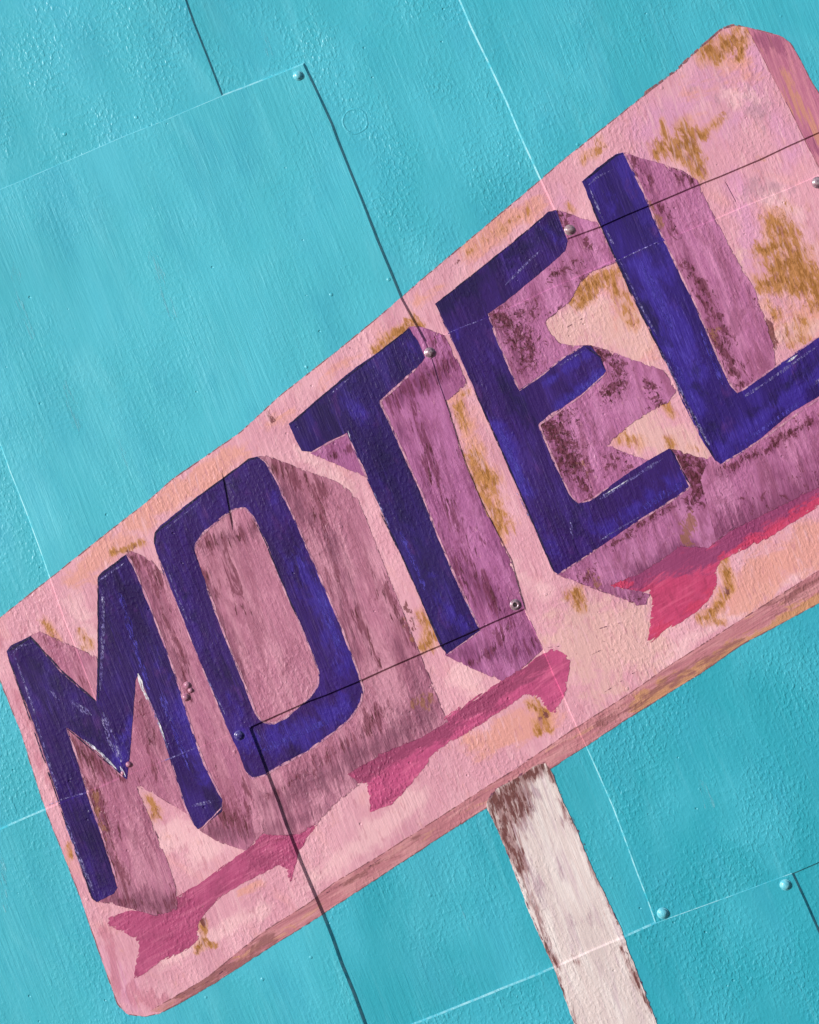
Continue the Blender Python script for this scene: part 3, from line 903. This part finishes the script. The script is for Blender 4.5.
DARK = {
    'M': [([(135, 556), (150, 566), (162, 582)], 9, .95), ([(168, 615), (190, 690)], 7, .8), ([(178, 640), (186, 672)], 5), ([(205, 742), (222, 775)], 5, .7), ([(222, 812), (245, 826)], 11, .95), ([(236, 788), (246, 815)], 7, .9), ([(76, 745), (96, 772)], 12, 1),
          ([(100, 765), (122, 778)], 6, .9), ([(90, 780), (105, 830), (118, 875)], 10, .95), ([(116, 900), (150, 905), (172, 902)], 11, .8), ([(142, 705), (150, 745)], 5, .8), ([(155, 765), (165, 780)], 4, .9), ([(140, 780), (150, 770)], 3, .8), ([(62, 660), (90, 685)], 5, .5), ([(40, 634), (60, 645)], 4, .5),
          ([(160, 870), (172, 895)], 6, .6)],
    'O': [([(203, 546), (225, 541), (256, 527)], 7, .9), ([(204, 570), (222, 630), (242, 685)], 6, .85), ([(222, 550), (236, 590), (245, 615)], 5, .85), ([(262, 460), (290, 470), (312, 492), (324, 525)], 10, .95), ([(310, 500), (332, 565), (352, 640)], 6, .7),
          ([(355, 610), (372, 645), (380, 670)], 3.5, 1), ([(386, 588), (400, 612), (416, 640)], 8, .95), ([(384, 712), (360, 735), (335, 750), (318, 762)], 8, .95), ([(318, 768), (300, 774), (286, 787)], 4, .9), ([(286, 790), (262, 795)], 3, .8), ([(300, 700), (318, 690)], 2, .2),
          ([(365, 560), (380, 590)], 10, .5), ([(280, 480), (310, 560)], 7, .5)],
    'T': [([(392, 398), (418, 384), (446, 362)], 10, .95), ([(411, 405), (420, 430), (428, 448)], 5, 1), ([(425, 455), (448, 508), (470, 545)], 8, .85), ([(462, 556), (484, 580), (497, 606)], 6, 1), ([(455, 560), (468, 600)], 6, .95), ([(470, 455), (492, 505)], 7, .8),
          ([(434, 340), (448, 355), (455, 368)], 4, .95), ([(470, 664), (492, 650), (508, 634)], 3.5, 1.1), ([(494, 640), (509, 624)], 5, .95), ([(328, 459), (350, 450)], 3.5, .95), ([(515, 655), (538, 645)], 12, .6), ([(440, 335), (452, 340)], 5, .8)],
    'E': [([(493, 317), (510, 325), (528, 345)], 11, 1.1), ([(520, 318), (530, 310)], 8, .9), ([(512, 338), (522, 366)], 6, 1), ([(530, 345), (536, 368)], 6, .9), ([(552, 277), (580, 262)], 5, .95), ([(578, 285), (604, 272)], 7, .8), ([(592, 347), (608, 356), (620, 368)], 6, 1.1),
          ([(619, 370), (618, 386), (606, 394)], 7, 1.1), ([(545, 424), (562, 440), (572, 466)], 12, 1.2), ([(556, 412), (570, 420)], 8, .9), ([(577, 475), (584, 484), (591, 496)], 3.5, 1.1), ([(650, 384), (656, 400), (662, 405)], 6, 1), ([(612, 462), (626, 462)], 10, .8),
          ([(678, 456), (690, 474), (702, 486)], 8, 1.2), ([(700, 464), (709, 485), (692, 503)], 6, 1.2), ([(690, 460), (698, 462)], 5, 1.1), ([(558, 213), (564, 226)], 7, 1.2), ([(672, 506), (640, 526), (612, 546)], 4, .95), ([(650, 508), (655, 515)], 5, .9), ([(583, 580), (592, 574)], 6, .9), ([(587, 240), (590, 250)], 4, .8),
          ([(620, 597), (642, 600)], 7, .6), ([(560, 308), (545, 315)], 4, .8)],
    'L': [([(634, 162), (644, 182)], 6, .85), ([(662, 208), (676, 232)], 4, 1), ([(684, 262), (700, 286)], 6, 1), ([(700, 290), (716, 318), (728, 345)], 7, .95), ([(714, 335), (730, 365), (741, 386)], 8, 1.05), ([(676, 168), (692, 180)], 8, 1), ([(722, 470), (768, 448), (812, 420)], 4.5, 1), ([(680, 300), (700, 350)], 5, .6),
          ([(725, 320), (740, 380)], 5, .6), ([(770, 500), (819, 480)], 12, .6), ([(745, 505), (790, 480)], 10, .5), ([(755, 300), (757, 306)], 5, .8)],
}
RUST = {'M': [([(93, 790), (104, 840)], 4, .8)], 'O': [([(428, 700), (420, 704)], 8, .8), ([(405, 620), (415, 640)], 4, .7)], 'T': [], 'E': [([(690, 520), (685, 540)], 9, .95), ([(590, 575), (596, 584)], 6, .7), ([(580, 462), (588, 470)], 6, .5)],
        'L': [([(648, 205), (662, 228)], 6, .8), ([(712, 330), (716, 345)], 6, .6)]}
BRIGHT = {
    'M': [([(180, 700), (205, 780)], 10, .7), ([(130, 720), (120, 760)], 10, .7), ([(150, 640), (170, 690)], 8, .5)],
    'O': [([(300, 560), (320, 600), (345, 665)], 16, .8), ([(250, 740), (300, 735), (345, 705)], 18, .8), ([(230, 690), (240, 715)], 8, .6), ([(262, 480), (275, 500)], 10, .4)],
    'T': [([(345, 400), (365, 418)], 12, .7), ([(405, 345), (415, 350)], 10, .6), ([(450, 610), (466, 625)], 12, .7), ([(300, 430), (310, 430)], 9, .5), ([(430, 570), (440, 600)], 8, .5)],
    'E': [([(495, 425), (512, 460), (525, 490)], 9, 1), ([(560, 405), (600, 375)], 9, .9), ([(545, 385), (590, 352)], 6, .8), ([(600, 530), (680, 480)], 14, .7), ([(535, 530), (555, 560)], 12, .6), ([(450, 345), (455, 335)], 9, .5), ([(550, 230), (562, 240)], 10, .6)],
    'L': [([(600, 190), (615, 215)], 12, .5), ([(640, 265), (680, 340), (695, 375)], 14, 1), ([(660, 330), (700, 410)], 8, .9), ([(720, 450), (770, 410), (819, 375)], 12, .8), ([(655, 240), (665, 255)], 8, .6)],
}
DARKL = {
    'M': [([(20, 650), (60, 690), (95, 740)], 14, .6), ([(75, 810), (110, 880)], 16, .6), ([(104, 580), (112, 640)], 6, .6)],
    'O': [([(165, 540), (215, 670)], 12, .5), ([(170, 530), (240, 480)], 10, .5)],
    'T': [([(320, 410), (400, 350)], 10, .5), ([(375, 440), (430, 570)], 12, .6)],
    'E': [([(440, 310), (550, 225)], 16, .8), ([(505, 380), (530, 420)], 14, .7), ([(565, 480), (580, 520)], 14, .6)],
    'L': [([(690, 370), (720, 440)], 12, .6), ([(640, 300), (665, 345)], 6, .8), ([(740, 420), (819, 360)], 7, .6)],
}
RIM = {
    'M': [(LET['M'][0][9:16], 2.4), ([(67, 728), (76, 753), (88, 793), (101, 830), (119, 886)], 2.4), ([(172, 762), (186, 808), (194, 824)], 1.6), ([(7, 653), (17, 682), (43, 752), (62, 810), (91, 897)], 1.6), ([(223, 801), (222, 807), (200, 830)], 1.8), ([(31, 637), (62, 672), (97, 702)], 1.4), ([(83, 740), (126, 779)], 1.5)],
    'O': [(LET['O'][0][5:17], 2.4), (LET['O'][0][16:22], 2.6), (LET['O'][1], 2.6), ([(154, 545), (190, 637), (226, 724)], 1.6)],
    'T': [(LET['T'][0][7:18], 2.6), ([(311, 453), (330, 442), (347, 434), (369, 482)], 2.0), ([(481, 630), (447, 655)], 1.6)],
    'E': [(LET['E'][0][12:16], 2.4), (LET['E'][0][24:29], 2.8), (LET['E'][0][28:33], 2.0), (LET['E'][0][36:42], 2.2), ([(436, 306), (450, 337), (473, 388), (506, 462), (552, 571)], 1.8), ([(519, 391), (541, 376), (563, 358), (583, 346)], 1.8), ([(606, 373), (581, 396), (540, 425)], 1.8), ([(557, 575), (600, 547)], 2.2)],
    'L': [(LET['L'][0][3:14], 2.6), ([(738, 393), (769, 371), (819, 336)], 2.2), ([(720, 465), (762, 439), (820, 397)], 2.2), ([(600, 226), (633, 298), (656, 343), (700, 437)], 1.6)],
}
GLINT = {
    'M': [([(11, 655), (20, 646), (32, 643)], 3.2), ([(14, 652), (22, 675), (36, 715)], 2.4), ([(104, 588), (104, 630), (101, 690)], 4.0), ([(103, 712), (112, 740), (122, 762)], 9), ([(70, 700), (92, 715)], 7), ([(64, 815), (80, 858), (95, 893)], 4.5), ([(36, 720), (58, 790)], 3), ([(150, 700), (170, 752)], 3), ([(190, 806), (215, 800)], 5), ([(98, 582), (126, 562)], 2.2), ([(50, 690), (60, 700)], 4)],
    'O': [([(168, 570), (188, 622)], 2), ([(206, 675), (226, 715)], 2), ([(256, 728), (262, 740)], 3), ([(165, 530), (200, 502)], 1.6)],
    'T': [([(349, 430), (352, 441)], 2.4), ([(372, 488), (390, 528)], 1.6), ([(465, 600), (476, 620)], 1.6), ([(330, 395), (350, 378)], 1.5)],
    'E': [([(598, 500), (632, 478), (662, 459)], 4.0), ([(552, 370), (585, 350)], 2.0), ([(600, 540), (640, 516)], 2.0), ([(505, 285), (540, 250)], 3), ([(515, 490), (530, 520)], 1.5), ([(570, 520), (572, 540)], 4)],
    'L': [([(588, 186), (596, 178), (612, 170)], 2.4), ([(589, 188), (596, 205), (604, 222)], 2.4), ([(606, 230), (616, 250)], 2.6), ([(620, 262), (640, 305), (656, 335)], 2.4), ([(742, 398), (775, 376), (817, 346)], 3.4), ([(660, 350), (690, 410), (710, 448)], 3.4), ([(815, 385), (819, 378)], 5)],
}
WHITE = {'M': [([(138.5, 673), (143, 688), (151, 705)], 3.6), ([(84, 739), (100, 752), (118, 770)], 2.6), ([(120, 766), (126, 776)], 4), ([(158, 718), (166, 742)], 2.0)], 'T': [([(348, 431), (351, 440)], 1.6)], 'L': [([(786, 363), (797, 355)], 2.6)], 'E': [([(605, 494), (628, 480)], 1.8)]}
BLUE = {
    'M': [([(120, 590), (134, 640), (150, 690)], 7), ([(160, 690), (190, 770)], 8)], 'O': [([(318, 590), (340, 650)], 9), ([(262, 750), (330, 720)], 8)],
    'T': [([(400, 530), (425, 590)], 6)], 'E': [([(500, 430), (530, 500)], 7), ([(565, 402), (602, 374)], 7), ([(640, 510), (684, 482)], 8)], 'L': [([(640, 260), (672, 330)], 9), ([(700, 330), (722, 385)], 5), ([(665, 345), (700, 415)], 5), ([(740, 445), (800, 402)], 5)],
}
NAVY = {
    'M': [([(7, 652), (31, 637), (62, 671), (97, 702)], 2.2), ([(99, 700), (99, 577), (127, 555)], 2.0), ([(67, 728), (126, 778)], 1.4), ([(8, 655), (60, 805), (93, 898), (97, 901)], 1.8)],
    'O': [([(155, 545), (156, 533), (200, 496), (250, 459), (260, 458)], 2.2), ([(297, 617), (266, 543), (253, 516)], 1.6)],
    'T': [([(290, 425), (330, 390), (380, 352), (409, 329)], 2.0), ([(380, 512), (402, 556), (430, 620), (446, 653)], 2.2)],
    'E': [([(436, 304), (500, 253), (548, 213)], 1.8), ([(474, 390), (506, 461), (554, 572)], 2.2), ([(584, 346), (600, 357), (605, 371)], 2), ([(670, 449), (690, 486)], 1.6)],
    'L': [([(583, 182), (615, 156), (623, 154)], 2.6), ([(590, 202), (633, 298), (669, 369), (715, 461)], 2.4)],
}
PLUM = {
    'M': [([(115, 900), (172, 905)], 16, .9), ([(90, 790), (112, 870)], 12, .8), ([(135, 560), (190, 690)], 12, .7), ([(205, 830), (250, 830)], 14, .8), ([(80, 750), (110, 778)], 14, .7), ([(140, 700), (170, 790)], 8, .5)],
    'O': [([(262, 470), (330, 540), (355, 650)], 14, .8), ([(400, 640), (430, 710)], 20, .7), ([(280, 800), (360, 755), (430, 715)], 22, .85), ([(206, 575), (240, 680)], 9, .8), ([(205, 548), (255, 528)], 12, .7), ([(270, 830), (320, 810)], 14, .8), ([(340, 540), (372, 660)], 8, .6)],
    'T': [([(395, 398), (455, 362)], 12, .9), ([(400, 430), (480, 610)], 10, .7), ([(455, 560), (500, 610)], 14, .9), ([(470, 470), (505, 560)], 10, .7), ([(450, 655), (540, 650)], 16, .8), ([(440, 335), (460, 380)], 12, .5), ([(320, 460), (350, 450)], 8, .6)],
    'E': [([(495, 320), (520, 370)], 16, .7), ([(548, 425), (580, 490)], 18, .7), ([(595, 350), (620, 390)], 14, .5), ([(600, 590), (645, 600)], 10, .6), ([(640, 572), (690, 545)], 12, .95), ([(520, 300), (600, 260)], 14, .5), ([(675, 455), (705, 490)], 12, .8), ([(557, 576), (680, 500)], 8, .6)],
    'L': [([(640, 165), (740, 385)], 9, .7), ([(705, 200), (770, 345)], 7, .4), ([(705, 545), (760, 516), (819, 490), (880, 460)], 22, 1.1), ([(720, 475), (819, 420)], 8, .7), ([(770, 480), (819, 455)], 16, .6)],
}
GLINT['M'] += [([(45, 806), (66, 798), (88, 792)], 1.8), ([(160, 762), (182, 753), (200, 746)], 1.8)]  # light caught on panel seams, painted as pale strokes across M, E, L
GLINT['E'] += [([(446, 334), (470, 324), (487, 318)], 1.3)]
GLINT['L'] += [([(615, 262), (636, 252), (658, 242)], 1.4)]
LMAT = dict(M='ind_dark', O='ind_viol', T='ind_navy', E='ind_viol', L='ind_blue')
SMAT = dict(M='side_rose', O='side_rose2', T='side_mauve', E='side_lilac', L='side_lilac2')
for i, k in enumerate('MOTEL'):
    let = paint('letter', LET[k], .62 + .012 * i, M[LMAT[k]], sign, 3.0, dict(bright=BRIGHT[k], dark=DARKL[k]), .45, 40 + 7 * i, 1 if k == 'O' else 0)
    let['label'] = 'indigo block letter ' + k
    paint('letter_side', SIDE[k], .40 + .025 * i, M[SMAT[k]], let, 2.8, dict(dark=[(d[0], d[1] * 1.45, (d[2] if len(d) > 2 else 1) * .8) for d in DARK[k]], rust=RUST[k], plum=PLUM[k]), {'E': 1.0, 'O': .8}.get(k, .45), 80 + 5 * i, 0)
    ribbon('side_contour', [(SIDE[k][0][:18], .8), (SIDE[k][0][18:], .8)], .55, M['contour_dark'], let, 60 + i)
    ribbon('letter_rim', RIM[k], .70, M['rim'], let, 20 + i)
    ribbon('dark_outline', NAVY[k], .74, M['contour_navy'], let, 25 + i)
    ribbon('blue_stroke', BLUE[k], .70, M['blue_stroke'], let, 30 + i)
    ribbon('highlight', GLINT[k], .78, M['glint'], let, 35 + i)
    if k in WHITE:
        ribbon('white_highlight', WHITE[k], .82, M['glint_white'], let, 37 + i)

# ---- post
POST = [(486, 803), (490, 796), (496, 789), (520, 776), (535, 765.5), (545, 763), (549, 767), (553, 775), (560, 795), (575, 826), (590, 864), (605, 895), (620, 926), (626, 944), (656, 1022), (760, 1290), (675, 1290),
        (574, 1024), (554, 968), (542, 942), (530, 914), (515, 875), (502, 840), (487, 808)]
pbrown = [([(492, 800), (515, 783), (540, 768)], 8, 1.1), ([(494, 808), (505, 832), (522, 868)], 10, 1.0), ([(500, 802), (518, 790), (522, 806), (506, 818)], 15, 1.05), ([(512, 850), (535, 910), (552, 955)], 5, .75), ([(560, 800), (578, 832)], 4, .8), ([(548, 770), (553, 780)], 5, .9),
          ([(580, 835), (600, 885), (618, 922)], 3.5, .75), ([(545, 945), (556, 964)], 4, 1.1), ([(622, 945), (650, 1010)], 4, .9), ([(556, 972), (578, 1030)], 3, .8), ([(618, 900), (600, 908)], 5, .5), ([(635, 970), (640, 985)], 5, .9), ([(573, 955), (577, 962)], 3, .8)]
pmauve = [([(505, 800), (530, 795), (520, 830)], 14, .9), ([(520, 850), (545, 905)], 10, .8), ([(560, 800), (575, 830)], 6, .8), ([(545, 930), (600, 915)], 12, .6), ([(600, 960), (640, 960)], 10, .4), ([(555, 850), (562, 880)], 5, .5)]
post = paint('post', [POST], .46, M['post'], sign, 3.2, dict(brown=pbrown, mauve=pmauve), .7, 71)
post['label'] = 'white painted post with rusty brown top'
ribbon('post_contour', [([(485, 804), (496, 788.5), (520, 775), (535, 764.5), (546, 762)], 2.2), ([(549, 765), (561, 794), (576, 826), (606, 894), (626, 944), (657, 1022)], 1.4), ([(487, 808), (503, 840), (531, 914), (555, 968), (575, 1024)], 1.6)], .55, M['contour_dark'], post, 77)

g = G('pale scuff paint')
a_ = g.step(g.noise(3, .5, .035, 5, 4, .7, .2), .50, .66, .75)
M['scuff'] = g.finish(rgb(122, 208, 224), .35, .6, .8, 0, .4, a_, 0, 4)
for k, line, w_ in [('D', [(66, 380), (72, 405), (79, 432)], 13), ('D', [(14, 262), (20, 300), (34, 340)], 9), ('D', [(150, 250), (168, 300), (176, 320)], 12), ('G', [(1, 852), (4, 880), (6, 912)], 8),
                    ('D', [(116, 430), (128, 470)], 7), ('B', [(262, 30), (272, 60)], 9), ('E', [(700, 780), (712, 812)], 12), ('H', [(455, 900), (470, 930)], 8)]:
    V, Z, F = ribbon_geo([(line, w_)], .08, 9)
    build('paint_scuff', V, Z, F, M['scuff'], panel_obj[k], panel_org[k], None, 0)

# lumps of dried paint
for (x, y, r, h) in [(187.5, 685, 3.2, 2.2), (186, 697, 3.6, 2.4), (191, 690, 2.4, 1.8), (129, 764, 2.8, 2), (123, 773, 2.2, 1.6)]:
    dome('paint_lump', x, y, r, h, M['lump_mauve'], sign, SORG, .4, 14)
for (x, y, r, h) in [(491, 248, 1.8, 1.2)]:
    dome('paint_lump', x, y, r, h, M['contour'], sign, SORG, .0, 12)

# ------------------------------------------------------------------ light
pd = np.array((-.96, -.22)); pd /= np.hypot(*pd)      # where the light comes from, in the tilted picture
EL = math.radians(34)                                  # height of the sun above the wall's own plane
ux, vz = pd[0] * CT - pd[1] * ST, -(pd[0] * ST + pd[1] * CT)
Ld = Vector((math.cos(EL) * ux, -math.sin(EL), math.cos(EL) * vz)).normalized()
sun = bpy.data.lights.new('sun', 'SUN'); sun.energy = 4.45; sun.angle = math.radians(.6); sun.color = (1, .98, .94)
so = link(bpy.data.objects.new('sun', sun)); so.rotation_euler = Ld.to_track_quat('Z', 'Y').to_euler()
so.location = (0, -3, 5)
w = bpy.data.worlds.new('World'); scene.world = w; w.use_nodes = True
nt = w.node_tree; nt.nodes.clear()
sky = nt.nodes.new('ShaderNodeTexSky'); sky.sky_type = 'NISHITA'; sky.sun_disc = False
sky.sun_elevation = math.asin(Ld.z); sky.sun_rotation = math.atan2(Ld.x, Ld.y)
bg = nt.nodes.new('ShaderNodeBackground'); bg.inputs['Strength'].default_value = .10
wo = nt.nodes.new('ShaderNodeOutputWorld')
nt.links.new(sky.outputs[0], bg.inputs[0]); nt.links.new(bg.outputs[0], wo.inputs[0])

# ------------------------------------------------------------------ camera
cam = bpy.data.cameras.new('camera'); cam.sensor_fit = 'VERTICAL'; cam.sensor_height = 36; cam.sensor_width = 36
D = 1.7
cam.lens = 36 * D / 1.024
cam.clip_start = .01; cam.clip_end = 1000
co = link(bpy.data.objects.new('camera', cam))
X = Vector((CT, 0, -ST)); Y = Vector((ST, 0, CT)); Zv = X.cross(Y)
mat = Matrix((X, Y, Zv)).transposed().to_4x4()
mat.translation = Vector((0, -D, ZC))
co.matrix_world = mat
scene.camera = co

vs = scene.view_settings
vs.view_transform = 'Standard'; vs.look = 'None'; vs.exposure = 0.0; vs.gamma = 1
